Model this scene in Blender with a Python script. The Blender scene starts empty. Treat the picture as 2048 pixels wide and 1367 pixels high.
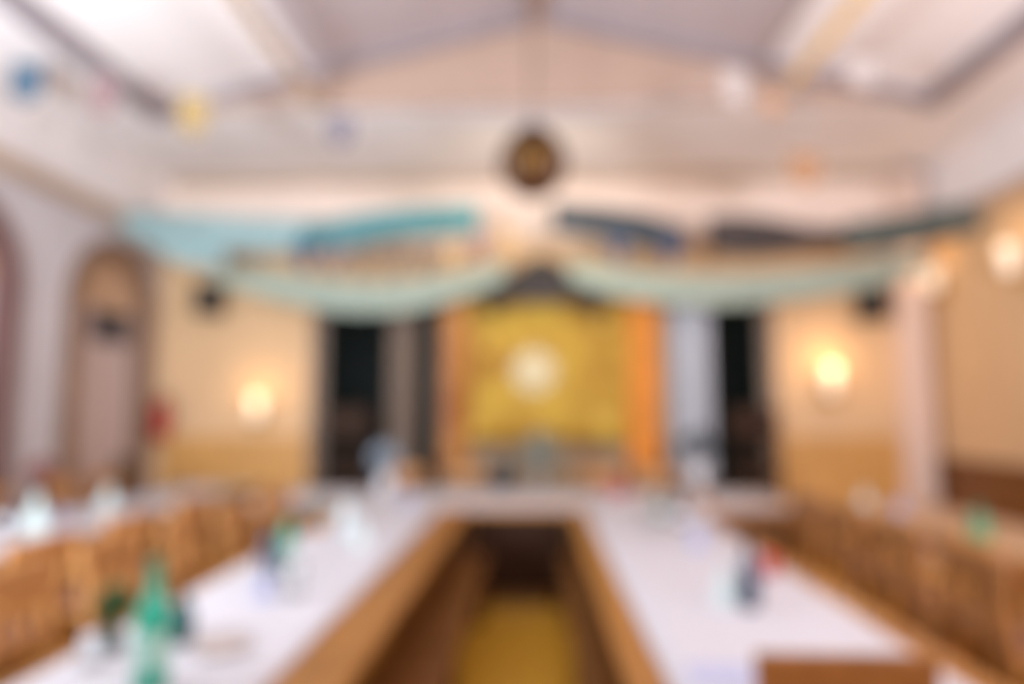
import bpy, bmesh, math, random
from mathutils import Vector, Matrix, Euler
random.seed(7)
S = bpy.context.scene
PI = math.pi

# ------------------------------------------------------------------ camera
CAMZ = 1.5
FPX = 1365.0
cd = bpy.data.cameras.new('camera')
cam = bpy.data.objects.new('camera', cd)
S.collection.objects.link(cam)
cd.sensor_width = 36.0
cd.lens = 24.0
cam.location = (0, 0, CAMZ)
cam.rotation_euler = (PI/2 + math.atan(137/FPX), 0, math.atan(50/FPX))
cd.clip_start = 0.02
cd.dof.use_dof = True
cd.dof.focus_distance = 0.30
cd.dof.aperture_fstop = 1.5
S.camera = cam
CAMM = Matrix.Translation(cam.location) @ cam.rotation_euler.to_matrix().to_4x4()

def P(px, py, Y=None, X=None, Z=None):
    """pixel of the photograph -> world point on the plane Y=, X= or Z="""
    d = CAMM.to_3x3() @ Vector(((px-1024)/FPX, -(py-683.5)/FPX, -1))
    if Y is not None: t = Y/d.y
    elif X is not None: t = X/d.x
    else: t = (Z-CAMZ)/d.z
    return cam.location + d*t

# ------------------------------------------------------------------ world, exposure
w = bpy.data.worlds.new('night'); S.world = w; w.use_nodes = True
w.node_tree.nodes['Background'].inputs[0].default_value = (0.35, 0.45, 0.4, 1)
w.node_tree.nodes['Background'].inputs[1].default_value = 0.012
S.view_settings.view_transform = 'Standard'
S.view_settings.look = 'None'
S.view_settings.gamma = 1.0
S.view_settings.use_curve_mapping = False
S.view_settings.exposure = -0.33
S.cycles.use_denoising = True
S.cycles.max_bounces = 8
S.cycles.caustics_reflective = False
S.cycles.caustics_refractive = False

# ------------------------------------------------------------------ light helpers, bounced flash, added fills
def area(name, loc, rot, sx, sy, power, col):
    l = bpy.data.lights.new(name, 'AREA'); l.shape = 'RECTANGLE'; l.size = sx; l.size_y = sy
    l.energy = power; l.color = col
    o = bpy.data.objects.new(name, l); o.location = loc; o.rotation_euler = rot
    S.collection.objects.link(o); return o
def point(name, loc, power, col, r=0.06):
    l = bpy.data.lights.new(name, 'POINT'); l.energy = power; l.color = col; l.shadow_soft_size = r
    o = bpy.data.objects.new(name, l); o.location = loc; S.collection.objects.link(o); return o
# unseen area lights standing in for flash bounced off the ceiling
area('bounce_flash_left', (-2.9, 0.8, 2.1), (PI-.92, 0.20, 0), 1.2, 1.2, 365, (0.80, 0.90, 1.0))
area('bounce_flash_right', (2.6, 0.3, 2.3), (PI-.88, -0.12, 0), 1.2, 1.2, 260, (0.93, 0.90, 1.0))
# added fill light over tables and aisle, no fixture there
area('hall_fill', (0, 0.4, 4.6), (0.25, 0, 0), 2.4, 2.0, 70, (0.86, 0.93, 1.0))
area('backdrop_fill', (0.03, 5.7, 3.55), (math.radians(66), 0, 0), 1.2, 0.25, 14, (1.0, 0.84, 0.55))  # added warm fill on the gold backdrop, no lamp hangs there

# ------------------------------------------------------------------ materials
MATS = {}
def mat(name, col, rough=0.6, var=0.06, scale=6.0, metal=0.0, trans=0.0, emit=None, es=0.0, col2=None,
        stretch=(1, 1, 1), bump=0.0, spec=0.5, kind='noise', ior=1.45):
    if name in MATS: return MATS[name]
    m = bpy.data.materials.new(name); m.use_nodes = True
    nt = m.node_tree; b = nt.nodes['Principled BSDF']
    tc = nt.nodes.new('ShaderNodeTexCoord'); mp = nt.nodes.new('ShaderNodeMapping')
    mp.inputs['Scale'].default_value = stretch
    nt.links.new(tc.outputs['Object'], mp.inputs[0])
    if kind == 'wave':
        t = nt.nodes.new('ShaderNodeTexWave'); t.inputs['Scale'].default_value = scale
        t.inputs['Distortion'].default_value = 4; t.inputs['Detail'].default_value = 3
    else:
        t = nt.nodes.new('ShaderNodeTexNoise'); t.inputs['Scale'].default_value = scale
        t.inputs['Detail'].default_value = 5
    nt.links.new(mp.outputs[0], t.inputs['Vector'])
    r = nt.nodes.new('ShaderNodeValToRGB')
    a = [max(0, c*(1-var)) for c in col]; z = [min(1, c*(1+var)) for c in col] if col2 is None else col2
    r.color_ramp.elements[0].color = (*a, 1); r.color_ramp.elements[1].color = (*z, 1)
    r.color_ramp.elements[0].position = 0.3; r.color_ramp.elements[1].position = 0.7
    nt.links.new(t.outputs[1] if kind == 'wave' else t.outputs[0], r.inputs[0])
    nt.links.new(r.outputs[0], b.inputs['Base Color'])
    b.inputs['Roughness'].default_value = rough; b.inputs['Metallic'].default_value = metal
    b.inputs['Transmission Weight'].default_value = trans; b.inputs['IOR'].default_value = ior
    b.inputs['Specular IOR Level'].default_value = spec
    if emit:
        b.inputs['Emission Color'].default_value = (*emit, 1); b.inputs['Emission Strength'].default_value = es
    if bump:
        bp = nt.nodes.new('ShaderNodeBump'); bp.inputs['Strength'].default_value = bump
        bp.inputs['Distance'].default_value = 0.01
        nt.links.new(t.outputs[0], bp.inputs['Height']); nt.links.new(bp.outputs[0], b.inputs['Normal'])
    MATS[name] = m; return m
def lin(h):
    h = h.lstrip('#'); v = [int(h[i:i+2], 16)/255 for i in (0, 2, 4)]
    return tuple(c/12.92 if c <= .04045 else ((c+.055)/1.055)**2.4 for c in v)

M_ceil = mat('white plaster', (0.87, 0.82, 0.81), .9, .03, 3, bump=.1)
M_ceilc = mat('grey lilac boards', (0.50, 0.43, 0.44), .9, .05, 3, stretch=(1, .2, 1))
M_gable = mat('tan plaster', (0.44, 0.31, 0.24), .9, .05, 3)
M_wall = mat('cream plaster', (0.72, 0.48, 0.27), .85, .05, 2.5, bump=.1)
M_wallw = mat('off-white plaster', (0.60, 0.56, 0.58), .85, .04, 2.5)
M_wains = mat('honey pine boards', (0.62, 0.33, 0.10), .45, .3, 5, stretch=(6, 6, .4))
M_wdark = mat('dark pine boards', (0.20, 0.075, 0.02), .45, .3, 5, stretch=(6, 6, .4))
M_trim = mat('tan moulding', (0.50, 0.37, 0.27), .6, .08, 5)
M_rib = mat('grey painted moulding', (0.30, 0.26, 0.28), .6, .06, 5)
M_arch = mat('brown timber casing', (0.24, 0.145, 0.095), .5, .15, 6, stretch=(3, 3, .5))
M_archd = mat('mauve brown casing', (0.17, 0.09, 0.085), .5, .15, 6, stretch=(3, 3, .5))
M_floor = mat('golden oak parquet', (0.92, 0.49, 0.05), .35, .12, 4, stretch=(8, .8, 1))
M_wood = mat('varnished beech', (0.60, 0.29, 0.10), .35, .16, 5, stretch=(1, 5, 5))
M_woodl = mat('light varnished oak', (0.36, 0.155, 0.04), .35, .16, 5, stretch=(6, .6, 6))
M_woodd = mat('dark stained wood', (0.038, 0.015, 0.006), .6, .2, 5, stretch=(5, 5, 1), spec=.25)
M_bench = mat('brown bench wood', (0.17, 0.06, 0.014), .4, .15, 5, stretch=(6, .6, 6))
M_cush = mat('mauve brown upholstery', (0.20, 0.09, 0.07), .9, .1, 20)
M_paper = mat('white paper', (0.62, 0.60, 0.635), .75, .02, 8)
M_black = mat('black plastic', (0.012, 0.011, 0.010), .5, .2, 30)
M_grille = mat('black speaker grille', (0.02, 0.017, 0.013), .7, .4, 120)
M_steel = mat('brushed steel', (0.5, 0.5, 0.5), .35, .05, 30, metal=1)
M_brass = mat('old brass', (0.55, 0.30, 0.05), .35, .15, 10, metal=.7)
M_frame = mat('taupe window frame', (0.20, 0.155, 0.12), .5, .05, 5)
M_cgrey = mat('light grey curtain', (0.52, 0.54, 0.58), .9, .05, 10)
M_ctaupe = mat('taupe curtain', (0.27, 0.205, 0.16), .9, .05, 10)
M_gold = mat('gold brocade', (0.40, 0.18, 0.012), .7, .15, 2.2, col2=(0.64, 0.42, 0.05))
M_orange = mat('orange drape', (0.78, 0.30, 0.05), .8, .2, 2)
M_drl = mat('copper drape', (0.42, 0.13, 0.025), .8, .2, 1.5, col2=(0.66, 0.33, 0.10))
M_rust = mat('rust drape', (0.36, 0.11, 0.025), .8, .2, 2)
M_star = mat('cream paper', (0.76, 0.66, 0.42), .8, .03, 10)
M_teal = mat('teal cloth', (0.08, 0.26, 0.28), .8, .1, 3)
M_tealp = mat('pale teal cloth', (0.32, 0.46, 0.46), .85, .1, 3)
M_slate = mat('slate blue cloth', (0.045, 0.06, 0.075), .85, .2, 3)
M_brownc = mat('grey brown cloth', (0.07, 0.055, 0.05), .85, .2, 3)
M_greengrey = mat('grey green cloth', (0.10, 0.115, 0.10), .85, .2, 3)
M_sage = mat('pale sage cloth', (0.38, 0.45, 0.37), .85, .06, 3)
M_red = mat('red enamel', (0.45, 0.03, 0.02), .35, .05, 10)
M_glass = mat('clear glass', (0.96, 0.98, 0.98), .02, .0, 5, trans=1.0, ior=1.08)
M_pane = mat('window glass', (0.9, 0.95, 0.92), .3, 0, 5, trans=1.0, ior=1.06, spec=0.0)
M_ggreen = mat('sea green bottle glass', (0.05, 0.62, 0.42), .12, .05, 5, trans=.35)
M_gdark = mat('dark green bottle glass', (0.02, 0.08, 0.03), .08, .1, 5, trans=.4)
M_gblue = mat('dark blue bottle glass', (0.03, 0.06, 0.12), .1, .1, 5, trans=.3)
M_gteal = mat('dark teal bottle glass', (0.01, 0.10, 0.11), .1, .1, 5, trans=.3)
M_label = mat('pale bottle label', (0.55, 0.75, 0.68), .6, .04, 20)
M_labelw = mat('white bottle label', (0.75, 0.75, 0.78), .6, .04, 20)
M_cap = mat('green cap', (0.03, 0.22, 0.12), .5, .05, 20)
M_napb = mat('lilac blue napkin', (0.48, 0.50, 0.68), .9, .04, 20)
M_napw = mat('mint white napkin', (0.72, 0.82, 0.80), .9, .04, 20)
M_china = mat('white china', (0.78, 0.75, 0.74), .2, .02, 20)
M_pink = mat('pink petals', (0.55, 0.10, 0.13), .8, .25, 20)
M_sgfol = mat('grey sage leaves', (0.22, 0.23, 0.19), .8, .3, 20)
M_dkfol = mat('slate leaves', (0.06, 0.075, 0.09), .8, .3, 20)
M_blfol = mat('pale blue petals', (0.33, 0.40, 0.47), .8, .2, 20)
M_grfol = mat('green leaves', (0.03, 0.10, 0.03), .8, .3, 20)
M_shade = mat('glowing frosted shade', (0.9, 0.8, 0.65), .6, .02, 10, emit=(1.0, 0.82, 0.60), es=0.55)
M_night = mat('navy glazing', (0.03, 0.035, 0.055), .15, .1, 5)
M_leaf = mat('door paint pinkish grey', (0.58, 0.48, 0.48), .5, .04, 5)

# ------------------------------------------------------------------ mesh helpers
class MB:
    def __init__(s): s.bm = bmesh.new()
    def box(s, x0, x1, y0, y1, z0, z1, bev=0.0, mtx=None):
        t = bmesh.new(); bmesh.ops.create_cube(t, size=1)
        for v in t.verts:
            v.co = Vector((x0+(v.co.x+.5)*(x1-x0), y0+(v.co.y+.5)*(y1-y0), z0+(v.co.z+.5)*(z1-z0)))
        if bev: bmesh.ops.bevel(t, geom=t.edges[:], offset=bev, segments=2, affect='EDGES', profile=.6)
        s.add(t, mtx); return s
    def add(s, t, mtx=None):
        if mtx is not None: t.transform(mtx)
        me = bpy.data.meshes.new('tmp'); t.to_mesh(me); t.free(); s.bm.from_mesh(me); bpy.data.meshes.remove(me)
    def bar(s, a, b, w, h, bev=0.004):
        a = Vector(a); b = Vector(b); d = b-a
        q = d.to_track_quat('Y', 'Z').to_matrix().to_4x4()
        return s.box(-w/2, w/2, 0, d.length, -h/2, h/2, bev, Matrix.Translation(a) @ q)
    def tube(s, pts, r, n=8):
        t = bmesh.new(); rings = []
        pts = [Vector(p) for p in pts]
        for i, p in enumerate(pts):
            d = (pts[min(i+1, len(pts)-1)]-pts[max(i-1, 0)]).normalized()
            q = d.to_track_quat('Z', 'Y')
            rr = r[i] if isinstance(r, (list, tuple)) else r
            rings.append([t.verts.new(p+q @ Vector((rr*math.cos(2*PI*k/n), rr*math.sin(2*PI*k/n), 0))) for k in range(n)])
        for a, b in zip(rings, rings[1:]):
            for k in range(n): t.faces.new((a[k], a[(k+1) % n], b[(k+1) % n], b[k]))
        t.faces.new(rings[0][::-1]); t.faces.new(rings[-1])
        s.add(t); return s
    def lathe(s, prof, n=24, loc=(0, 0, 0)):
        t = bmesh.new(); rings = []
        for r, z in prof:
            rings.append([t.verts.new((r*math.cos(2*PI*k/n)+loc[0], r*math.sin(2*PI*k/n)+loc[1], z+loc[2])) for k in range(n)])
        for a, b in zip(rings, rings[1:]):
            for k in range(n): t.faces.new((a[k], a[(k+1) % n], b[(k+1) % n], b[k]))
        if prof[0][0] > 0: t.faces.new(rings[0][::-1])
        if prof[-1][0] > 0: t.faces.new(rings[-1])
        bmesh.ops.remove_doubles(t, verts=t.verts[:], dist=1e-5)
        s.add(t); return s
    def prism(s, pts, axis, a0, a1):
        """polygon pts (u,v) extruded along axis 'x' (u=y,v=z) or 'y' (u=x,v=z)"""
        f = (lambda u, v, a: (a, u, v)) if axis == 'x' else (lambda u, v, a: (u, a, v))
        t = bmesh.new()
        A = [t.verts.new(f(u, v, a0)) for u, v in pts]; B = [t.verts.new(f(u, v, a1)) for u, v in pts]
        n = len(pts)
        for k in range(n): t.faces.new((A[k], A[(k+1) % n], B[(k+1) % n], B[k]))
        t.faces.new(A[::-1]); t.faces.new(B)
        s.add(t); return s
    def build(s, name, m, parent=None, smooth=False, loc=None):
        bmesh.ops.recalc_face_normals(s.bm, faces=s.bm.faces[:])
        me = bpy.data.meshes.new(name); s.bm.to_mesh(me); s.bm.free()
        me.materials.append(m)
        if smooth:
            for p in me.polygons: p.use_smooth = True
        o = bpy.data.objects.new(name, me); S.collection.objects.link(o)
        if parent is not None: o.parent = parent
        if loc is not None: o.location = loc
        return o
def tag(o, label=None, cat=None, group=None, kind=None):
    if label: o['label'] = label
    if cat: o['category'] = cat
    if group: o['group'] = group
    if kind: o['kind'] = kind
    return o
def empty(name, loc, label=None, cat=None, group=None, rz=0):
    o = bpy.data.objects.new(name, None); o.location = loc; o.rotation_euler = (0, 0, rz)
    S.collection.objects.link(o); return tag(o, label, cat, group)
def copy_tree(o, parent=None):
    c = o.copy(); S.collection.objects.link(c)
    if parent is not None: c.parent = parent
    for ch in list(o.children): copy_tree(ch, c)
    return c
def struct(name, mb, m, parent=None):
    o = mb.build(name, m, parent)
    if parent is None: tag(o, kind='structure')
    return o

# ------------------------------------------------------------------ room shell
XL, XR, YB, YF = -4.2, 4.2, 7.4, -2.6
ZC = 4.1      # low ceiling and side strips
ZA = 4.95     # ridge
XG = 3.3      # where the pitched part starts
YG = 5.65     # where it ends
ZR = 3.42     # cornice on the side walls
struct('floor', MB().box(XL-.3, XR+.3, YF-.3, YB+.3, -.1, 0), M_floor)
c = MB()
c.box(XL-.2, -XG, YF-.2, YG, ZC, ZC+.12)
c.box(XG, XR+.2, YF-.2, YG, ZC, ZC+.12)
c.box(XL-.2, XR+.2, YG, YB+.2, ZC, ZC+.12)
c.prism([(-XG, ZC), (0, ZA), (XG, ZC), (XG, ZC+.12), (0, ZA+.12), (-XG, ZC+.12)], 'y', YF-.2, YG)
cl_ = struct('ceiling', c, M_ceil)
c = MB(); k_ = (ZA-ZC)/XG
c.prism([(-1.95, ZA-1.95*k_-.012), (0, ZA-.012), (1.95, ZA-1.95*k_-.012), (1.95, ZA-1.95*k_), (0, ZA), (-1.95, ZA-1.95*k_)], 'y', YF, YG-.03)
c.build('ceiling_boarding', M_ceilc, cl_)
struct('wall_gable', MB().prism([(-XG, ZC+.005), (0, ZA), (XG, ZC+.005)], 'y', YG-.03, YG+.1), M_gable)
# grey mouldings along the break of the ceiling, tan ridge board
struct('trim_1', MB().box(-XG-.08, -XG+.10, YF, YG, ZC-.07, ZC+.02, .01), M_rib)
struct('trim_2', MB().box(XG-.10, XG+.08, YF, YG, ZC-.07, ZC+.02, .01), M_rib)
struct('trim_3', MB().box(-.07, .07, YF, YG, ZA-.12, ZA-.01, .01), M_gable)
g = MB()
for s in (-1, 1):
    g.bar((s*XG, YG-.06, ZC-.01), (s*.05, YG-.06, ZA-.08), .10, .09)
struct('trim_4', g, M_rib)

# windows in the back wall (opening rectangles by their place in the hall)
def rect(px0, px1, py0, py1, Y=YB):
    a = P(px0, (py0+py1)/2, Y=Y); b = P(px1, (py0+py1)/2, Y=Y); t = P((px0+px1)/2, py0, Y=Y); u = P((px0+px1)/2, py1, Y=Y)
    return a.x, b.x, u.z, t.z
W1 = rect(632, 880, 600, 1000)
W2 = rect(1345, 1540, 600, 1000)
def wall_back():
    m = MB(); y0, y1 = YB, YB+.22
    xs = [XL-.2, W1[0], W1[1], W2[0], W2[1], XR+.2]
    for i in range(0, 5, 2): m.box(xs[i], xs[i+1], y0, y1, 0, ZC)
    for W in (W1, W2):
        m.box(W[0], W[1], y0, y1, 0, W[2]); m.box(W[0], W[1], y0, y1, W[3], ZC)
    return m
struct('wall_back', wall_back(), M_wall)
struct('wall_upper_back', MB().box(XL, XR, YB-.02, YB, 3.36, ZC), mat('pinkish cream plaster', (0.86, 0.70, 0.60), .85, .04, 2.5))
struct('wall_front', MB().box(XL-.2, XR+.2, YF-.2, YF, 0, ZC).prism([(-XG, ZC), (0, ZA), (XG, ZC)], 'y', YF-.2, YF), M_wallw)
# side walls: cream dado zone below the cornice, white above
ARCH = [(5.86, 7.22), (3.95, 5.30)]          # Y ranges of the arched openings
AZ, AR = 2.50, None
def arch_pts(y0, y1, zs, n=14, z0=0.0):
    r = (y1-y0)/2; c_ = (y0+y1)/2
    return [(y0, z0)]+[(c_-r*math.cos(PI*k/n), zs+r*math.sin(PI*k/n)) for k in range(n+1)]+[(y1, z0)]
def side_left():
    m = MB(); x0, x1 = XL-.2, XL
    ys = [YF, ARCH[1][0], ARCH[1][1], ARCH[0][0], ARCH[0][1], YB]
    for i in (0, 2, 4): m.box(x0, x1, ys[i], ys[i+1], 0, ZR)
    for (a, b) in ARCH:
        n = 14; r = (b-a)/2; cc = (a+b)/2
        for k in range(n):
            ya, yb = cc-r*math.cos(PI*k/n), cc-r*math.cos(PI*(k+1)/n)
            za, zb = AZ+r*math.sin(PI*k/n), AZ+r*math.sin(PI*(k+1)/n)
            m.prism([(ya, za), (yb, zb), (yb, ZR), (ya, ZR)], 'x', x0, x1)
    return m
struct('wall_left', side_left(), M_wallw)
struct('wall_upper_left', MB().box(XL-.2, XL, YF, YB, ZR, ZC), M_ceil)
struct('wall_right', MB().box(XR, XR+.2, YF, YB, 0, ZR), M_wall)
struct('wall_upper_right', MB().box(XR, XR+.2, YF, YB, ZR, ZC), M_ceil)
struct('trim_5', MB().box(XL, XL+.10, YF, YB, ZR-.06, ZR+.06, .015), M_trim)
struct('trim_6', MB().box(XR-.10, XR, YF, YB, ZR-.06, ZR+.06, .015), M_trim)
struct('trim_7', MB().box(XL+.10, XR-.10, YB-.09, YB, ZC-.10, ZC, .015), M_trim)
# wainscot
def wains(x0, x1, name, z=1.22):
    struct(name, MB().box(x0, x1, YB-.03, YB, 0, z), M_wains)
wains(XL+.1, W1[0]-.06, 'wall_panelling_left')
wains(W2[1]+.06, 3.80, 'wall_panelling_right')
struct('wall_panelling_centre', MB().box(W1[1]+.06, W2[0]-.06, YB-.03, YB, 0, 1.22), mat('grey brown boards', (0.34, 0.23, 0.13), .5, .2, 5, stretch=(6, 6, .4)))
b = MB().box(XR-.03, XR, YF, YB-.03, 0, .98); b.box(XR-.06, XR, YF, YB-.03, .98, 1.03, .008)
struct('wall_panelling_side', b, M_wdark)
# pilaster in the right corner of the back wall
b = MB().box(3.80, 4.10, 7.24, YB, 0, ZC-.10, .012).box(3.76, 4.14, 7.20, YB, 0, .18, .01).box(3.76, 4.14, 7.20, YB, ZC-.3, ZC-.10, .01)
struct('pilaster', b, mat('pinkish plaster', (0.78, 0.60, 0.50), .8, .03, 3))

# arched doors in the left wall
def arch_door(n, y0, y1, m_case, pane):
    zt = P(220, 572, X=XL-.08).z
    outer = arch_pts(y0-.02, y1+.02, AZ); fw = .17
    r = (y1-y0)/2; cc = (y0+y1)/2; nseg = 14
    m = MB()
    for x0, x1 in ((XL-.16, XL+.05),):
        m.box(x0, x1, y0, y0+fw, 0, AZ); m.box(x0, x1, y1-fw, y1, 0, AZ)
        for k in range(nseg):
            a0, a1 = PI*k/nseg, PI*(k+1)/nseg
            q = [(cc-rr*math.cos(a), AZ+rr*math.sin(a)) for rr, a in ((r, a0), (r, a1), (r-fw, a1), (r-fw, a0))]
            m.prism(q, 'x', x0, x1)
    d = m.build(n, m_case); tag(d, kind='structure')
    lf = MB().box(XL-.13, XL-.08, y0+fw, y1-fw, 0, min(zt, AZ)).build('door_leaf', M_leaf, d)
    MB().prism([(y0+fw, min(zt, AZ))]+arch_pts(y0+fw, y1-fw, AZ)[1:-1]+[(y1-fw, min(zt, AZ))], 'x', XL-.13, XL-.07).build('transom_panel', mat('tan panel', (0.60, 0.40, 0.26), .6, .08, 5), d)
    if pane:
        a = P(190, 575, X=XL-.07); e = P(252, 690, X=XL-.07)
        MB().box(XL-.08, XL-.05, a.y, e.y, e.z, min(a.z, AZ-.02), .004).build('door_pane', M_night, lf)
    hy = y0+fw+.08
    MB().tube([(XL-.08, hy, 1.05), (XL-.03, hy, 1.05), (XL-.03, hy+.11, 1.05)], .011).build('door_handle', M_brass, lf)
arch_door('door_1', *ARCH[0], M_arch, True)
arch_door('door_2', *ARCH[1], M_archd, False)

# windows
def window(n, W):
    x0, x1, z0, z1 = W; f = .06
    m = MB()
    m.box(x0, x0+f, YB+.06, YB+.14, z0, z1).box(x1-f, x1, YB+.06, YB+.14, z0, z1)
    m.box(x0+f, x1-f, YB+.06, YB+.14, z0, z0+f).box(x0+f, x1-f, YB+.06, YB+.14, z1-f, z1)
    o = tag(m.build(n, M_frame), kind='structure')
    MB().box(x0+f, x1-f, YB+.095, YB+.105, z0+f, z1-f).build('window_pane', M_pane, o)
    c_ = MB().box(x0-.06, x0, YB-.025, YB, z0-.05, z1+.06, .005).box(x1, x1+.06, YB-.025, YB, z0-.05, z1+.06, .005).box(x0, x1, YB-.025, YB, z1, z1+.06, .005)
    c_.box(x0-.1, x1+.1, YB-.08, YB, z0-.05, z0-.01, .006)
    c_.build('window_sill', M_frame, o)
    return o
w1 = window('window_1', W1); w2 = window('window_2', W2)
def curtain(name, x0, x1, y, z0, z1, m, label=None, cat='curtain', waves=6, amp=.03, parent=None, group=None, mdata=None):
    t = bmesh.new(); nx, nz = 48, 10
    V = []
    for j in range(nz+1):
        row = []
        for i in range(nx+1):
            u = i/nx; v = j/nz
            x = x0+(x1-x0)*u; yy = y+amp*math.sin(u*waves*2*PI+.6*math.sin(v*3))*(.6+.4*(1-v))
            row.append(t.verts.new((x, yy, z0+(z1-z0)*v)))
        V.append(row)
    for j in range(nz):
        for i in range(nx): t.faces.new((V[j][i], V[j][i+1], V[j+1][i+1], V[j+1][i]))
    mb = MB(); mb.add(t); o = mb.build(name, m, parent, smooth=True)
    sm = o.modifiers.new('thick', 'SOLIDIFY'); sm.thickness = .006; sm.offset = 0
    if label: tag(o, label, cat, group)
    return o
R = rect(778, 830, 600, 985, 7.28)
curtain('curtain', R[0], R[1], 7.29, R[2], W1[3]+.1, M_ctaupe, 'narrow taupe curtain hanging in the middle of the left black window')
R = rect(1345, 1424, 600, 960, 7.28)
curtain('curtain', R[0], R[1], 7.29, R[2]-.05, W2[3]+.1, M_cgrey, 'light grey curtain at the left side of the right black window')
for (W, a, b_, lb) in ((W1, W1[0]-.05, W1[1]+.05, 'thin dark curtain rod over the left black window'), (W2, W2[0]-.05, W2[1]+.05, 'thin dark curtain rod over the right black window')):
    o = MB().tube([(a, 7.29, W[3]+.12), (b_, 7.29, W[3]+.12)], .012)
    for xx in (a+.03, b_-.03): o.bar((xx, 7.29, W[3]+.12), (xx, 7.40, W[3]+.12), .014, .014)
    tag(o.build('curtain_rod', M_black), lb, 'curtain rod')

# ------------------------------------------------------------------ gold backdrop between the windows
YS = 7.30
R = rect(895, 1318, 585, 886, YS)
o = curtain('gold_backdrop', R[0]+.12, R[1]-.12, YS, R[2], R[3], M_gold, 'gold cloth backdrop hanging between the two black windows', 'backdrop', waves=7, amp=.018)
RL = rect(884, 935, 590, 950, YS-.05)
curtain('side_drape', RL[0], RL[1], YS-.045, RL[2], R[3]+.02, M_drl, 'orange drape gathered along the left edge of the gold backdrop', 'drape', waves=3, amp=.025)
RR = rect(1256, 1318, 590, 950, YS-.05)
curtain('side_drape', RR[0], RR[1], YS-.045, RR[2], R[3]+.02, M_orange, 'orange drape gathered along the right edge of the gold backdrop', 'drape', waves=3, amp=.025)
o = MB().tube([(R[0]-.05, YS, R[3]+.02), (R[1]+.05, YS, R[3]+.02)], .014)
for xx in (R[0]-.02, R[1]+.02): o.bar((xx, YS, R[3]+.02), (xx, 7.4, R[3]+.02), .016, .016)
tag(o.build('backdrop_rail', M_brass), 'brass rail carrying the gold backdrop', 'rail')
# cream paper star
cs = P(1068, 742, Y=YS-.02)
def star(name, n, r0, r1, th, m, loc, parent=None):
    t = bmesh.new(); f = t.verts.new((0, -th, 0)); bk = t.verts.new((0, th*.3, 0)); rim = []
    for k in range(2*n):
        r = r0 if k % 2 == 0 else r1; a = PI/2+PI*k/n
        rim.append(t.verts.new((r*math.cos(a), 0, r*math.sin(a))))
    for k in range(2*n):
        t.faces.new((rim[k], rim[(k+1) % (2*n)], f)); t.faces.new((rim[(k+1) % (2*n)], rim[k], bk))
    mb = MB(); mb.add(t); return mb.build(name, m, parent, loc=loc)
st = tag(star('paper_star', 12, .29, .18, .06, M_star, cs), 'round pale paper star in the middle of the gold backdrop', 'star')
for i, (px, py, r) in enumerate(((975, 690, .12), (1210, 640, .12), (1210, 845, .14), (950, 860, .11))):
    q = P(px, py, Y=YS-.015)
    tag(star('paper_star', 8, r, r*.5, .03, mat('yellow foil', (0.75, 0.50, 0.10), .5, .1, 10), q),
        ['small yellow star up left of the pale star', 'small yellow star up right of the pale star', 'small yellow star down right of the pale star', 'small yellow star down left of the pale star'][i], 'star')
# dark timber gable over the backdrop
ap = P(1083, 528, Y=7.05); le = P(965, 605, Y=7.05); re = P(1205, 612, Y=7.05)
gr = empty('gable_canopy', (ap.x, 7.1, le.z), 'dark little gabled canopy above the gold backdrop', 'canopy')
def rel(p, o): return (p[0]-o.location[0], p[1]-o.location[1], p[2]-o.location[2])
for s, e in ((0, le), (1, re)):
    m = MB(); a = Vector((ap.x, 7.18, ap.z)); e2 = Vector((e.x, 7.18, e.z))
    m.bar(rel(a, gr), rel(e2, gr), .40, .17)
    m.build('roof_slope', mat('charcoal shingles', (0.035, 0.03, 0.025), .8, .4, 30), gr)
hz = ap.z-le.z
MB().prism([(-.13, hz-.06), (0, hz+.10), (.13, hz-.06), (0, hz-.08)], 'y', -.125, .285).build('ridge_cap', MATS['charcoal shingles'], gr)
MB().prism([(le.x-ap.x+.1, 0.01), (0, ap.z-le.z-.05), (re.x-ap.x-.1, 0.01)], 'y', -.06, -.03).build('gable_board', mat('mauve grey boards', (0.055, 0.045, 0.045), .7, .2, 10), gr)
for xx in (le.x-ap.x+.12, re.x-ap.x-.12):
    MB().box(xx-.02, xx+.02, -.02, .29, -.10, .04, .004).build('bracket', M_woodd, gr)

# ------------------------------------------------------------------ swags and garlands
def swag(name, pts, h, m, label, cat, Y, group=None, folds=14, curl=.03):
    """cloth strip following pixel points (px, py) on the plane Y, h = height in m (scalar or list)"""
    W = [P(px, py, Y=Y) for px, py in pts]
    n = 60; t = bmesh.new(); top = []; rows = 6
    V = []
    for i in range(n+1):
        u = i/n*(len(W)-1); k = min(int(u), len(W)-2); f = u-k
        def cr(a, b_, c_, d_, f):
            return .5*((2*b_)+(-a+c_)*f+(2*a-5*b_+4*c_-d_)*f*f+(-a+3*b_-3*c_+d_)*f**3)
        p0, p1, p2, p3 = W[max(k-1, 0)], W[k], W[k+1], W[min(k+2, len(W)-1)]
        p = cr(p0, p1, p2, p3, f)
        hh = h if not isinstance(h, (list, tuple)) else h[k]*(1-f)+h[k+1]*f
        V.append([t.verts.new((p.x, p.y+curl*math.sin(i/n*folds*2*PI+j*.8)*(.3+j/rows), p.z+hh/2-hh*j/rows)) for j in range(rows+1)])
    for i in range(n):
        for j in range(rows): t.faces.new((V[i][j], V[i+1][j], V[i+1][j+1], V[i][j+1]))
    mb = MB(); mb.add(t); o = mb.build(name, m, smooth=True)
    s = o.modifiers.new('thick', 'SOLIDIFY'); s.thickness = .006; s.offset = 0
    return tag(o, label, cat, group)
YW = 6.75
swag('cloth_swag', [(225, 425), (290, 462), (360, 500), (450, 520)], [.14, .2, .26, .16], M_tealp, 'pale teal cloth falling diagonally beside the left speaker', 'swag', YW-.25)
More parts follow.
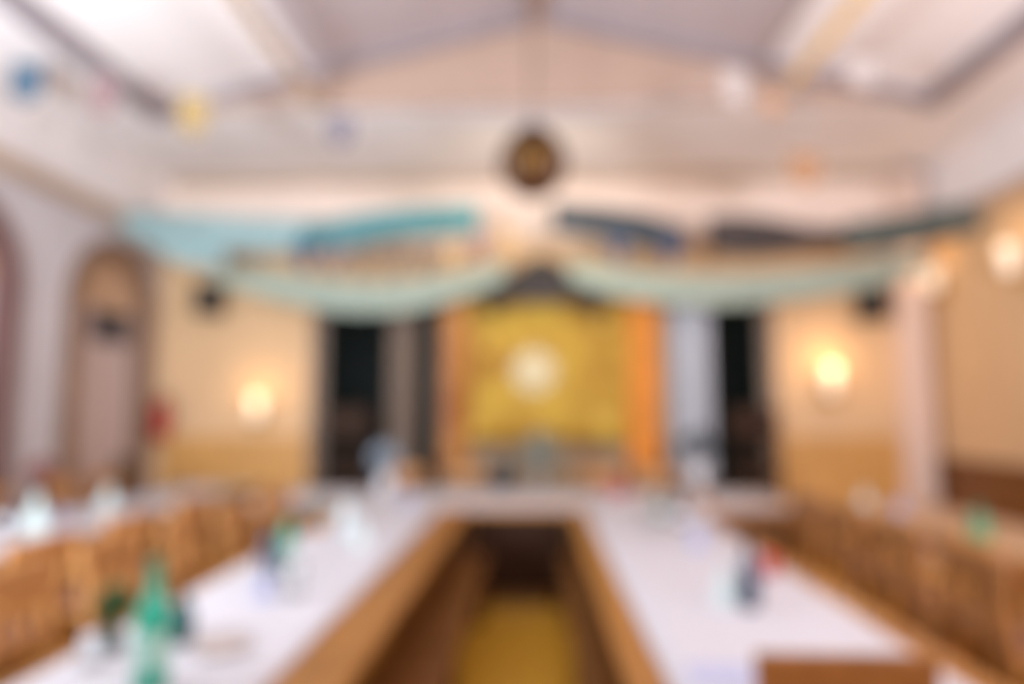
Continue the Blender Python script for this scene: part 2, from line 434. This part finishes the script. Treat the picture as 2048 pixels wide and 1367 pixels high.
swag('cloth_swag', [(250, 445), (400, 462), (560, 470), (700, 468), (820, 452)], [.26, .36, .36, .26, .14], M_tealp, 'long pale teal cloth swag high on the left half', 'swag', YW)
swag('cloth_swag', [(600, 470), (720, 452), (840, 442), (958, 435)], [.18, .24, .28, .28], M_teal, 'saturated teal cloth strip running up to the hanging globe', 'swag', YW-.12)
swag('cloth_swag', [(1105, 432), (1200, 445), (1290, 462), (1370, 485)], [.28, .32, .36, .30], M_slate, 'dark slate blue cloth strip right of the hanging globe', 'swag', YW)
swag('cloth_swag', [(1415, 468), (1480, 472), (1550, 474), (1620, 475), (1720, 475)], [.34, .42, .36, .22, .2], M_brownc, 'dark grey brown cloth bunch between two strips on the right', 'swag', YW-.10)
swag('cloth_swag', [(1690, 475), (1800, 462), (1900, 442), (2005, 418)], [.3, .33, .32, .26], M_greengrey, 'grey green cloth strip rising to the right wall', 'swag', YW-.3)
swag('valance', [(430, 545), (540, 570), (680, 592), (800, 592), (920, 570), (1010, 540)], [.18, .28, .34, .34, .28, .18], M_sage, 'pale sage valance swag over the left black window', 'valance', 6.95)
swag('valance', [(1135, 540), (1240, 566), (1380, 580), (1530, 576), (1700, 556), (1860, 520)], [.16, .3, .32, .32, .28, .2], M_sage, 'pale sage valance swag over the right black window', 'valance', 6.95)
# cords that the swags hang on
def cord(pts, Y, label, r=.006):
    W = [P(px, py, Y=Y) for px, py in pts]; W[0].x = XL if W[0].x < XL+.6 else W[0].x
    W[-1].x = XR if W[-1].x > XR-.6 else W[-1].x
    return tag(MB().tube(W, r, 6).build('cord', M_steel), label, 'cord')
cord([(205, 418), (225, 415), (400, 432), (560, 440), (820, 440), (958, 428), (1105, 420), (1290, 445), (1420, 448), (1620, 462), (1800, 445), (1960, 415), (2010, 408)], YW, 'thin cord across the hall carrying the upper row of swags')
cord([(290, 500), (430, 533), (680, 566), (800, 566), (1010, 530), (1083, 518), (1135, 528), (1380, 555), (1530, 552), (1860, 505), (1930, 500)], 6.96, 'thin cord across the hall carrying the two sage valances')

def pennant(loc, wd, hh, m, rz=0.0, shape='tri'):
    t = bmesh.new()
    if shape == 'tri': pts = [(-wd/2, 0), (wd/2, 0), (wd*.1, -hh), (-wd*.1, -hh)]
    else: pts = [(-wd/2, 0), (wd/2, 0), (wd*.42, -hh*.8), (0, -hh), (-wd*.42, -hh*.8)]
    A = [t.verts.new((x, 0, z)) for x, z in pts]; t.faces.new(A)
    bmesh.ops.subdivide_edges(t, edges=t.edges[:], cuts=3, use_grid_fill=True)
    for v in t.verts: v.co.y += .02*math.sin(v.co.x*25)
    mb = MB(); mb.add(t); o = mb.build('pennant', m, loc=loc); o.rotation_euler.z = rz
    s = o.modifiers.new('thick', 'SOLIDIFY'); s.thickness = .003
    return o
P_blue = mat('blue paper', (0.07, 0.12, 0.17), .8, .1, 10)
P_red = mat('rose paper', (0.25, 0.15, 0.15), .8, .1, 10)
P_yel = mat('mustard paper', (0.34, 0.23, 0.09), .8, .1, 10)
P_gry = mat('mauve grey paper', (0.14, 0.12, 0.15), .8, .1, 10)
P_org = mat('orange paper', (0.46, 0.25, 0.13), .8, .1, 10)
P_wht = mat('white tissue', (0.48, 0.43, 0.40), .8, .05, 10)
P_brn = mat('brown paper', (0.15, 0.11, 0.09), .8, .1, 10)
P_nvy = mat('navy paper', (0.05, 0.07, 0.14), .8, .1, 10)
P_tan = mat('tan paper', (0.45, 0.30, 0.16), .8, .1, 10)
YP = 4.6
flags = [(55, 125, 90, 90, P_blue, 'big blue pennant at the far left end of the ceiling string'),
         (210, 150, 55, 95, P_red, 'rose pennant between the blue and the mustard ones'),
         (388, 188, 62, 92, P_yel, 'mustard yellow pennant on the left half of the ceiling string'),
         (682, 232, 50, 66, P_gry, 'mauve grey pennant below the left paper garland'),
         (1468, 140, 56, 80, P_wht, 'white tissue pennant left of the smallest orange tag'),
         (1545, 190, 40, 42, P_org, 'smallest orange pennant on the ceiling string'),
         (1722, 120, 62, 60, P_wht, 'white tissue pennant near the right grey moulding'),
         (1608, 308, 62, 72, P_org, 'orange pennant hanging alone lower on the right side')]
for px, py, wd, hh, m, lb in flags:
    Yp = YP if py < 300 else 5.6
    q = P(px, py, Y=Yp)
    o = pennant(q, wd*Yp/FPX, hh*Yp/FPX, m, rz=random.uniform(-.2, .2), shape='x')
    tag(o, lb, 'pennant', 'pennants on strings below the ceiling')
def freecord(pts, label, r=.004, m=None):
    return tag(MB().tube(pts, r, 6).build('cord', m or M_cgrey), label, 'cord')
a = [P(x, y, Y=YP) for x, y in ((55, 124), (210, 149), (388, 187), (682, 231), (1080, 240), (1330, 200), (1468, 139+5), (1545, 188), (1722, 121))]
a[0].x = a[0].x
freecord([Vector((XL+.0, YP, a[0].z+.12))]+a+[Vector((XG+.6, YP, ZC))], 'thin cord of the upper pennants below the ceiling')
q = P(1608, 308, Y=5.6)
freecord([q, Vector((q.x, 5.6, ZC+.35))], 'single thread holding the lone orange pennant')
# row of small pennants under the upper swags
small = [(610, 488, P_nvy), (668, 492, P_gry), (725, 494, P_brn), (790, 496, P_brn), (850, 494, P_brn), (905, 488, P_tan), (960, 470, P_red),
         (1015, 455, P_tan), (1235, 475, P_nvy), (1340, 478, P_nvy)]
names = ['navy one at the left end', 'mauve grey one second from the left end', 'brown one third from the left end', 'brown one fourth from the left end',
         'brown one fifth from the left end', 'tan one sixth from the left end', 'rose one just left of the globe', 'tan one under the globe',
         'navy one under the slate blue strip', 'navy one at the right end']
for (px, py, m), nm in zip(small, names):
    q = P(px, py, Y=6.62)
    tag(pennant(q, .25, .27, m), 'small pennant below the swags, '+nm, 'pennant', 'small pennants under the swags')
freecord([P(x, y-1, Y=6.62) for x, y, _ in small]+[P(1420, 450, Y=6.62)], 'thin cord of the small pennants below the swags')
# paper garlands running along the hall under the sloped ceiling
def garland(x, z, y0, y1, m, label):
    t = bmesh.new(); n = 150; prev = None
    for i in range(n+1):
        y = y0+(y1-y0)*i/n; zz = z-.04*math.sin(PI*i/n); a = i*.32; r = .06*(.75+.25*math.sin(i*1.1))
        ring = [t.verts.new((x+r*math.cos(a+b_), y, zz+r*math.sin(a+b_))) for b_ in (0, .35, PI/2, PI, PI+.35, 3*PI/2)]
        if prev:
            for k in range(6): t.faces.new((prev[k], prev[(k+1) % 6], ring[(k+1) % 6], ring[k]))
        prev = ring
    mb = MB(); mb.add(t)
    return tag(mb.build('paper_garland', m), label, 'garland')
garland(-1.86, 4.10, .8, 5.55, mat('tan crepe paper', (0.42, 0.30, 0.20), .8, .2, 10), 'tan paper garland running along the hall left of the ridge')
garland(2.02, 4.08, .8, 5.2, mat('yellow crepe paper', (0.72, 0.48, 0.20), .8, .2, 10), 'yellow paper garland running along the hall right of the ridge')
for x, z, y0, y1, nm in ((-1.86, 4.10, .85, 5.5, 'left'), (2.02, 4.08, .85, 5.15, 'right')):
    for yy, e in ((y0, 'near'), (y1, 'far')):
        zt = ZC+(ZA-ZC)*(1-abs(x)/XG)
        freecord([Vector((x, yy, z)), Vector((x, yy, zt+.01))], 'thread holding the %s end of the garland %s of the ridge' % (e, nm))

# ------------------------------------------------------------------ hanging globe lantern
gc = P(1066, 328, Y=4.9)
gl = empty('globe_pendant', gc, 'dark brown ribbed globe pendant with a golden core under the ridge', 'pendant lamp')
m = MB(); rr = .235
for k in range(14):
    a = 2*PI*k/14
    m.tube([(rr*math.cos(a)*math.sin(t_), rr*math.sin(a)*math.sin(t_), rr*math.cos(t_)) for t_ in [.12+(PI-.24)*i/14 for i in range(15)]], .023, 6)
m.build('ribs', mat('dark walnut', (0.09, 0.035, 0.015), .45, .2, 10), gl, True)
MB().lathe([(0, .26), (.12, .25), (.17, .19), (.16, .17), (.10, .215), (0, .225)]).build('top_cap', M_woodd, gl, True)
MB().lathe([(0, -.26), (.06, -.25), (.08, -.22), (0, -.21)]).build('bottom_cap', M_woodd, gl, True)
MB().lathe([(.17*math.sin(t_), -.17*math.cos(t_)) for t_ in [PI*i/14 for i in range(15)]]).build('core', M_brass, gl, True)
MB().tube([(0, 0, .25), (0, 0, ZA-.12-gc.z-(0))], .008).build('suspension_rod', M_woodd, gl)

# ------------------------------------------------------------------ loudspeakers and wall lamps
def speaker(px, py, w_, h_, label, tilt):
    q = P(px, py, Y=7.16); o = empty('loudspeaker', (q.x, 7.2, q.z), label, 'speaker', rz=tilt)
    cb = MB().box(-w_/2, w_/2, -.1, .1, -h_/2, h_/2, .015).build('cabinet', M_black, o)
    MB().box(-w_/2+.015, w_/2-.015, -.115, -.1, -h_/2+.015, h_/2-.015, .004).build('grille', M_grille, cb)
    MB().bar((0, .1, 0), (0, .19, 0), .05, .05).build('wall_bracket', M_steel, o)
speaker(415, 597, .25, .33, 'black loudspeaker on the back wall left of the windows', 0.12)
speaker(1747, 608, .27, .33, 'black loudspeaker on the back wall right of the windows', -0.12)
def sconce(loc, normal, label, power, h=.26, col=(1.0, .66, .34)):
    o = empty('wall_lamp', loc, label, 'wall lamp', 'wall lamps', rz=math.atan2(normal[1], normal[0])+PI/2)
    # local -y is the wall normal
    MB().box(-.05, .05, -.02, 0, -.09, .09, .006).build('back_plate', M_brass, o)
    MB().tube([(0, -.02, -.02), (0, -.09, -.04), (0, -.11, -.02)], .009).build('arm', M_brass, o)
    MB().lathe([(.035, -h/2), (.06, -h/2+.03), (.075, h/2), (.070, h/2), (.055, -h/2+.035), (.0, -h/2+.01)], 24, (0, -.12, h/2)).build('lamp_shade', M_shade, o, True)
    n = Vector(normal)
    point('wall_lamp_bulb', Vector(loc)+n*.22+Vector((0, 0, h+.05)), power, col, .09)
q = P(522, 826, Y=YB-.03); sconce((q.x, YB-.03, q.z-.08), (0, -1, 0), 'frosted wall lamp between the left speaker and the left window', 4.5)
q = P(1655, 790, Y=YB-.03); sconce((q.x, YB-.03, q.z), (0, -1, 0), 'frosted wall lamp right of the right black window', 8, .3)
q = P(1838, 560, X=XR); sconce((XR, min(q.y, 7.1), q.z-.2), (-1, 0, 0), 'frosted wall lamp high on the right wall by the corner', 3)
q = P(2046, 520, X=XR); sconce((XR, q.y, q.z-.12), (-1, 0, 0), 'frosted wall lamp high on the right wall at the frame edge', 2)

# fire extinguisher
q = P(322, 835, Y=7.3)
fe = empty('fire_extinguisher', (q.x+.02, 7.27, q.z-.22), 'red fire extinguisher on the back wall in the left corner', 'fire extinguisher')
MB().lathe([(0, 0), (.07, 0), (.078, .02), (.078, .32), (.05, .39), (.025, .41), (0, .41)]).build('cylinder', M_red, fe, True)
MB().box(-.015, .015, -.02, .02, .41, .46, .003).bar((0, 0, .46), (.08, 0, .49), .02, .01).build('valve', M_black, fe)
MB().tube([(.02, 0, .43), (.09, 0, .40), (.1, 0, .25), (.09, 0, .12)], .01).build('hose', M_black, fe)
MB().box(-.03, .03, .07, .10, .2, .3).build('wall_bracket', M_steel, fe)

# ------------------------------------------------------------------ tables
def table(x0, x1, y0, y1, label, m=M_woodl, panel=None, group='long wooden tables', z=.745, leg_in=.22):
    cx, cy = (x0+x1)/2, (y0+y1)/2; hx, hy = (x1-x0)/2, (y1-y0)/2
    o = empty('table', (cx, cy, 0), label, 'table', group)
    MB().box(-hx, hx, -hy, hy, z-.035, z, .006).build('tabletop', m, o)
    a = MB(); i = .06
    a.box(-hx+i, hx-i, -hy+i, -hy+i+.02, z-.115, z-.035).box(-hx+i, hx-i, hy-i-.02, hy-i, z-.115, z-.035)
    a.box(-hx+i, -hx+i+.02, -hy+i+.02, hy-i-.02, z-.115, z-.035).box(hx-i-.02, hx-i, -hy+i+.02, hy-i-.02, z-.115, z-.035)
    a.build('apron', M_bench, o)
    for sx in (-1, 1):
        for sy in (-1, 1):
            px_, py_ = sx*(hx-leg_in), sy*(hy-.11)
            MB().box(px_-.028, px_+.028, py_-.028, py_+.028, 0, z-.036, .004).build('leg', M_bench, o)
    if panel: MB().box(-hx+.02, hx-.02, -hy+.035, -hy+.055, .12, z-.036).build('shade_panel', panel, o)  # dark sheet added in place of the shade under the table
    return o
def runner(x0, x1, y0, y1, label, z=.745, m=M_paper):
    t = bmesh.new(); nx, ny = 10, max(8, int((y1-y0)*10)); V = []
    for j in range(ny+1):
        V.append([t.verts.new((x0+(x1-x0)*i/nx, y0+(y1-y0)*j/ny, z+.0045+.0015*math.sin(i*1.3+j*.9))) for i in range(nx+1)])
    for j in range(ny):
        for i in range(nx): t.faces.new((V[j][i], V[j][i+1], V[j+1][i+1], V[j+1][i]))
    mb = MB(); mb.add(t); o = mb.build('table_paper', m, smooth=True)
    s = o.modifiers.new('thick', 'SOLIDIFY'); s.thickness = .002; s.offset = 1
    return tag(o, label, 'table cover')
TL = (-1.50, -.53); TR = (.25, 1.29); HEADY = (5.36, 6.62)
ys = [.9, 2.385, 3.87, 5.355]
for i, nm in enumerate(('nearest', 'middle', 'farthest')):
    table(TL[0], TL[1], ys[i]+.003, ys[i+1]-.003, '%s wooden table of the row left of the aisle, under white paper' % nm)
ys = [1.85, 3.02, 4.19, 5.355]
for i, nm in enumerate(('nearest', 'middle', 'farthest')):
    table(TR[0], TR[1], ys[i]+.003, ys[i+1]-.003, '%s wooden table of the row right of the aisle, under white paper' % nm)
runner(-1.43, -.74, .92, 5.34, 'white paper cover along the table row left of the aisle')
runner(.36, 1.17, 1.87, 5.34, 'white paper cover along the table row right of the aisle')
table(-2.45, TL[1]-.003, *HEADY, 'left wooden table of the cross row before the gold backdrop', M_wood)
table(TL[1], TR[0], *HEADY, 'middle table of the cross row, dark shade sheet facing the aisle', M_wood, panel=M_woodd, leg_in=.11)
table(TR[0]+.003, 2.12, *HEADY, 'right wooden table of the cross row before the gold backdrop', M_wood)
runner(-2.40, 2.05, HEADY[0]+.03, HEADY[1]-.05, 'white paper cover on the cross row before the gold backdrop')
LX = (-3.52, -2.76)
ys = [2.2, 3.8, 5.4, 6.95]
for i, nm in enumerate(('nearest', 'middle', 'farthest')):
    table(LX[0], LX[1], ys[i]+.003, ys[i+1]-.003, '%s table of the row along the left wall, under white paper' % nm)
runner(LX[0]+.02, LX[1]-.03, 2.22, 6.93, 'white paper cover on the table row along the left wall')
RX = (2.45, 3.22)
ys = [2.6, 4.2, 5.85]
for i, nm in enumerate(('nearer', 'farther')):
    table(RX[0], RX[1], ys[i]+.003, ys[i+1]-.003, '%s table of the row along the right wall' % nm, mat('pale birch', (0.55, 0.36, 0.22), .4, .1, 5, stretch=(6, .6, 6)))

# ------------------------------------------------------------------ benches in the aisle
def bench(x0, x1, y0, y1, label):
    cx, cy = (x0+x1)/2, (y0+y1)/2; hx, hy = (x1-x0)/2, (y1-y0)/2
    o = empty('bench', (cx, cy, 0), label, 'bench', 'aisle benches')
    MB().box(-hx, hx, -hy, hy, .415, .45, .006).build('seat', M_bench, o)
    for s in (-1, 1):
        MB().box(-hx+.03, hx-.03, s*(hy-.2)-.02, s*(hy-.2)+.02, 0, .415, .004).build('leg', M_bench, o)
    MB().box(-.015, .015, -hy+.22, hy-.22, .10, .36).build('stretcher', M_bench, o)
bench(-.70, -.36, 1.2, 3.15, 'brown bench along the left table row, nearer the camera')
bench(-.70, -.36, 3.2, 5.15, 'brown bench along the left table row, farther from the camera')
bench(.16, .435, 2.0, 3.55, 'brown bench along the right table row, nearer the camera')
bench(.16, .435, 3.6, 5.15, 'brown bench along the right table row, farther from the camera')

# ------------------------------------------------------------------ chairs: sitter looks along local +x
def make_chair(wood, cush, w_=.42, bh=.91):
    o = empty('wooden_chair', (0, 0, 0), None, 'chair')
    MB().box(-.21, .21, -w_/2, w_/2, .42, .45, .008).build('seat', wood, o)
    c_ = MB().box(-.18, .20, -w_/2+.02, w_/2-.02, .45, .475, .012).build('cushion', cush, o)
    for s in (-1, 1):
        MB().bar((.18, s*(w_/2-.03), .425), (.19, s*(w_/2-.03), 0), .035, .035).build('leg', wood, o)
        MB().bar((-.19, s*(w_/2-.02), .42), (-.24, s*(w_/2-.02), 0), .035, .035).build('leg', wood, o)
    k_ = (bh-.42)/.49; L = lambda z: .42+(z-.42)*k_
    b_ = MB()
    for s in (-1, 1): b_.bar((-.19, s*(w_/2-.02), .42), (-.27, s*(w_/2-.02), L(.91)), .032, .032)
    b_.box(-.245, -.222, -w_/2+.03, w_/2-.03, L(.58), L(.64), .008)
    b_ = b_.build('backrest', wood, o)
    MB().box(-.288, -.252, -w_/2-.004, w_/2+.004, L(.80), L(.92), .01).build('top_rail', wood, b_)
    for k in (-1, 0, 1): MB().bar((-.235, k*.1, L(.60)), (-.268, k*.1, L(.83)), .035, .014).build('back_slat', wood, b_)
    for xx, zz in ((-.2, .2), (.185, .25)):
        MB().bar((xx, -w_/2+.03, zz), (xx, w_/2-.03, zz), .02, .02).build('stretcher', wood, o)
    return o
proto = make_chair(M_wood, M_cush); used = [False]
protod = make_chair(M_woodd, M_cush); usedd = [False]
protob = make_chair(mat('brown beech', (0.30, 0.125, 0.04), .35, .16, 5, stretch=(1, 5, 5)), M_cush); usedb = [False]
def chair(x, y, rz, label, group, z=0, dark=False):
    p, u = (protod, usedd) if dark is True else (protob, usedb) if dark == 'brown' else (proto, used)
    o = p if not u[0] else copy_tree(p); u[0] = True
    o.location = (x, y, z); o.rotation_euler = (0, 0, rz+random.uniform(-.06, .06) if not z and group else rz)
    o['label'] = label
    if group: o['group'] = group
    return o
ordn = ['first', 'second', 'third', 'fourth', 'fifth', 'sixth', 'seventh', 'eighth']
N = 7
for i in range(N):
    y = 1.35+i*.62
    chair(-1.72+random.uniform(-.03, .03), y, 0, 'wooden chair on the outer side of the left aisle table, %s from the camera' % ordn[i], 'chairs outside the left aisle tables')
for i in range(5):
    y = 2.35+i*.62
    chair(1.56+random.uniform(-.03, .03), y, PI, 'wooden chair on the outer side of the right aisle table, %s from the camera' % ordn[i], 'chairs outside the right aisle tables', dark=(True if i == 0 else 'brown'))  # first chair in dark wood: shade of the corner put into its colour
for i in range(4):
    chair(-2.56, 2.5+i*.68, PI, 'wooden chair on the aisle side of the left wall table, %s from the camera' % ordn[i], 'chairs on the aisle side of the left wall tables')
for i in range(6):
    chair(-3.78, 2.9+i*.70, 0, 'wooden chair between the left wall and its table, %s from the camera' % ordn[i], 'chairs against the left wall')
for i in range(5):
    chair(2.25, 2.75+i*.57, 0, 'wooden chair on the aisle side of the right wall table, %s from the camera' % ordn[i], 'chairs on the aisle side of the right wall tables')
for i in range(3):
    chair(3.47, 3.0+i*.85, PI, 'wooden chair between the right wall and its table, %s from the camera' % ordn[i], 'chairs against the right wall')
chair(.735, 2.0, PI/2, 'wooden chair at the near end of the right aisle table', None, dark='brown')
for i, x in enumerate((-1.35, -.75, .62, 1.2)):
    chair(x, 6.82, -PI/2, 'wooden chair behind the cross table, %s from the left' % ordn[i], 'chairs behind the cross table')
# tall-backed dark chairs before the windows
for x, y, nm in ((-2.02, 6.98, 'left'), (2.25, 6.98, 'right')):
    o = make_chair(M_woodd, M_cush, .5, 1.5); o.name = 'high_backed_chair'; o.location = (x, y, 0); o.rotation_euler = (0, 0, -PI/2)
    o['label'] = 'tall-backed dark wooden chair standing before the %s black window' % nm

# ------------------------------------------------------------------ things on the tables
TZ = .7515
def bottle(px, py, h, r, glass, label, cap=M_cap, lab=M_label, z=TZ, group=None):
    q = P(px, py, Z=z)
    o = empty('bottle', (q.x, q.y, z), label, 'bottle', group)
    MB().lathe([(0, .004), (r*.8, 0), (r, .01), (r, h*.55), (r*.9, h*.64), (r*.42, h*.78), (r*.36, h*.95), (r*.40, h*.96), (r*.40, h*.985), (0, h*.985)]).build('body', glass, o, True)
    MB().lathe([(r*1.015, h*.18), (r*1.02, h*.19), (r*1.02, h*.46), (r*1.015, h*.47)]).build('bottle_label', lab, o, True)
    MB().lathe([(0, h*1.02), (r*.40, h*1.02), (r*.45, h*1.0), (r*.45, h*.95), (r*.41, h*.95)]).build('cap', cap, o, True)
    return o
def glass(px, py, h, r, label, stem=False, group='drinking glasses on the tables', z=TZ):
    q = P(px, py, Z=z)
    m = MB()
    if stem: m.lathe([(0, 0), (r*.9, 0), (r*.9, .003), (.005, .008), (.004, h*.42), (r*.5, h*.47), (r, h*.68), (r*.85, h), (r*.82, h), (r*.95, h*.68), (0, h*.48)])
    else: m.lathe([(0, 0), (r*.8, 0), (r, h), (r*.93, h), (r*.75, .012), (0, .012)])
    o = m.build('wine_glass' if stem else 'drinking_glass', M_glass, smooth=True, loc=(q.x, q.y, z))
    return tag(o, label, 'glass', group)
def napkin(px, py, h, m, label, z=TZ):
    q = P(px, py, Z=z); mb = MB(); t = bmesh.new(); n = 9
    base = []; top = t.verts.new((0, 0, h))
    for k in range(n*2):
        r = (.055 if k % 2 else .03)*(h/.16); a = PI*k/n
        base.append(t.verts.new((r*math.cos(a), r*math.sin(a), 0)))
    for k in range(2*n): t.faces.new((base[k], base[(k+1) % (2*n)], top))
    t.faces.new(base[::-1]); mb.add(t)
    return tag(mb.build('folded_napkin', m, loc=(q.x, q.y, z)), label, 'napkin', 'folded napkins standing on the tables')
def plate(px, py, r, label, m=M_china, z=TZ):
    q = P(px, py, Z=z)
    return tag(MB().lathe([(0, .006), (r*.55, .004), (r*.6, 0), (r, .018), (r, .021), (r*.62, .008), (0, .009)], 32).build('plate', m, smooth=True, loc=(q.x, q.y, z)), label, 'plate')
def bouquet(px, py, zc, r, m, m_vase, label, hv=.12, z=TZ, Y=None, rv=.05, n=110):
    q = P(px, py, Z=z) if Y is None else Vector((P(px, py, Y=Y).x, Y, z))
    o = empty('flower_vase', (q.x, q.y, z), label, 'vase')
    MB().lathe([(0, 0), (rv*.8, 0), (rv, hv*.5), (rv*.6, hv*.9), (rv*.7, hv), (rv*.6, hv), (rv*.5, hv*.88), (0, hv*.8)]).build('vase', m_vase, o, True)
    f = MB(); t = bmesh.new(); s = MB()
    for i in range(n):
        d = Vector((random.gauss(0, 1), random.gauss(0, 1), random.gauss(0, 1))).normalized()
        c_ = Vector((0, 0, zc))+d*r*random.uniform(.45, 1)
        u = Vector((random.gauss(0, 1), random.gauss(0, 1), random.gauss(0, 1))).normalized(); v = d.cross(u).normalized()
        L = r*.5
        vs = [t.verts.new(c_+p_) for p_ in (-v*L*.2, u*L*.35+d*.01, v*L*.9+d*L*.3, -u*L*.35+d*.01)]
        t.faces.new(vs)
    f.add(t); b_ = f.build('leaves', m, o); sm = b_.modifiers.new('t', 'SOLIDIFY'); sm.thickness = .002
    for k in range(5):
        a = 2*PI*k/5; s.tube([(0, 0, hv*.8), (r*.3*math.cos(a), r*.3*math.sin(a), zc)], .004, 5)
    s.build('stems', M_grfol, o)
    return o
# left aisle table, near cluster
bottle(300, 1378, .335, .046, M_ggreen, 'sea green bottle, biggest and nearest on the left aisle table', lab=mat('frosted green label', (0.38, 0.66, 0.56), .5, .04, 20))
bottle(362, 1285, .17, .036, M_gteal, 'short dark teal bottle right of the big green bottle', lab=M_gteal, cap=M_black)
bouquet(222, 1300, .14, .055, M_grfol, M_gdark, 'small dark green herb pot left of the big green bottle', .07, rv=.035)
glass(180, 1330, .10, .035, 'low clear glass left of the herb pot', group=None)
plate(440, 1300, .09, 'white plate on the left aisle table beside the big bottle', mat('cream stoneware', (0.55, 0.46, 0.42), .4, .05, 10))
# second cluster
bottle(572, 1140, .24, .038, M_ggreen, 'green bottle in the second cluster on the left aisle table')
bottle(536, 1150, .22, .036, M_gblue, 'dark blue bottle left of the second green bottle', lab=M_gblue, cap=M_black)
napkin(528, 1195, .14, M_napb, 'lilac blue folded napkin before the dark blue bottle')
glass(585, 1190, .13, .04, 'clear glass right of the lilac napkin', group=None)
# third cluster
bottle(693, 1065, .20, .045, mat('pale blue frosted glass', (0.50, 0.66, 0.66), .3, .05, 5), 'pale frosted bottle farther up the left aisle table', cap=M_labelw, lab=M_labelw)
napkin(722, 1090, .15, M_napw, 'mint white folded napkin by the pale frosted bottle')
bouquet(640, 1060, .12, .06, M_sgfol, M_wood, 'small brown pot with grey leaves at the left table edge', .07)
bouquet(770, 990, .33, .13, M_blfol, M_labelw, 'pale blue flowers in a white vase on the cross table', .2, rv=.07)
napkin(815, 1010, .15, M_napb, 'lilac blue folded napkin on the cross table near the blue flowers')
# cross table centre
q = P(1005, 978, Z=TZ)
ib = empty('ice_bucket', (q.x, q.y, TZ), 'dark bucket in the middle of the cross table', 'bucket')
MB().lathe([(0, 0), (.10, 0), (.135, .26), (.128, .26), (.095, .01), (0, .01)]).build('bucket_body', mat('dark pewter', (0.04, 0.05, 0.055), .4, .1, 10), ib, True)
MB().tube([(-.135, 0, .22), (-.17, 0, .20), (-.16, 0, .15), (-.12, 0, .14)], .008).build('handle', M_steel, ib)
MB().tube([(.135, 0, .22), (.17, 0, .20), (.16, 0, .15), (.12, 0, .14)], .008).build('handle', M_steel, ib)
bouquet(1078, 985, .36, .20, M_sgfol, mat('grey glaze', (0.30, 0.29, 0.26), .4, .1, 10), 'wide grey sage bouquet right of the dark bucket', .2, rv=.06, n=90)
bouquet(1398, 978, .42, .15, M_dkfol, M_labelw, 'slate leaves in a white vase before the right window', .28, rv=.08, n=80)
# right aisle table
bouquet(1236, 1012, .12, .095, M_pink, M_china, 'pink flowers in a small white pot at the far right table end', .07, n=50)
bottle(1322, 1040, .20, .036, M_gdark, 'dark green bottle behind the clear glasses on the right aisle table', lab=M_label)
bottle(1362, 1052, .20, .036, M_gblue, 'dark blue bottle right of the dark green one', lab=M_labelw, cap=M_black)
glass(1300, 1062, .12, .036, 'clear glass before the dark green bottle on the right table', group=None)
napkin(1395, 1095, .15, M_napb, 'lilac blue folded napkin in the middle of the right aisle table')
napkin(1452, 1205, .17, M_napw, 'mint white folded napkin left of the tall dark bottle')
bottle(1500, 1215, .25, .038, mat('smoky blue glass', (0.10, 0.12, 0.17), .15, .1, 5, trans=.3), 'tall dark bottle on the right aisle table beside the red candle', lab=M_gblue, cap=M_black)
q = P(1540, 1150, Z=TZ)
cn = empty('candle_holder', (q.x, q.y, TZ), 'red candle glass right of the tall dark bottle', 'candle')
MB().lathe([(0, 0), (.035, 0), (.04, .09), (.036, .09), (.032, .01), (0, .01)]).build('holder', M_red, cn, True)
MB().lathe([(0, .01), (.028, .01), (.028, .07), (0, .075)]).build('candle', M_red, cn, True)
q = P(1440, 1350, Z=TZ)
tag(MB().box(-.09, .09, -.075, .075, 0, .004, .001).box(-.085, .085, -.07, .0, .004, .008, .001).build('flat_napkin', M_napb, loc=(q.x, q.y, TZ)), 'flat lilac blue napkin at the near end of the right table', 'napkin')
bouquet(1405, 1035, .11, .05, M_wood, M_china, 'small dried flower pot in the right table row', .07)
# left wall table
napkin(70, 1062, .25, M_napw, 'mint white folded napkin nearest on the left wall table')
bottle(8, 1070, .24, .04, M_gblue, 'dark blue bottle at the left frame edge', lab=M_napb if False else M_labelw, cap=M_black)
napkin(215, 1018, .20, M_napw, 'mint white folded napkin before the arched door')
napkin(120, 1046, .14, M_napb, 'lilac blue folded napkin between two white ones on the left wall table')
bouquet(75, 1005+20, .30, .09, mat('brick red petals', (0.28, 0.07, 0.06), .8, .2, 20), M_woodd, 'brick red flowers on the left wall table', .18)
bouquet(245, 998, .26, .10, mat('dark brown dried leaves', (0.10, 0.05, 0.02), .8, .2, 20), M_woodd, 'dark dried bouquet on the left wall table before the arch', .12)
plate(460, 982, .13, 'grey green plate at the far end of the left wall table', mat('olive stoneware', (0.35, 0.34, 0.22), .4, .05, 10))
for px, py, lb in ((300, 1012, 'clear glass on the left wall table right of the dark bouquet'), (360, 1000, 'clear glass farther along the left wall table')):
    glass(px, py, .13, .04, lb, group=None)
# right wall table
bottle(1960, 1085, .20, .058, mat('leaf green glass', (0.16, 0.34, 0.19), .15, .1, 5, trans=.3), 'round green bottle on the table by the right wall', lab=mat('green label', (.15, .42, .22), .6, .05, 10))
napkin(1730, 1012, .15, M_napw, 'mint white folded napkin far end of the right wall table')
napkin(1800, 1030, .15, M_napb, 'lilac blue folded napkin on the right wall table before the column')
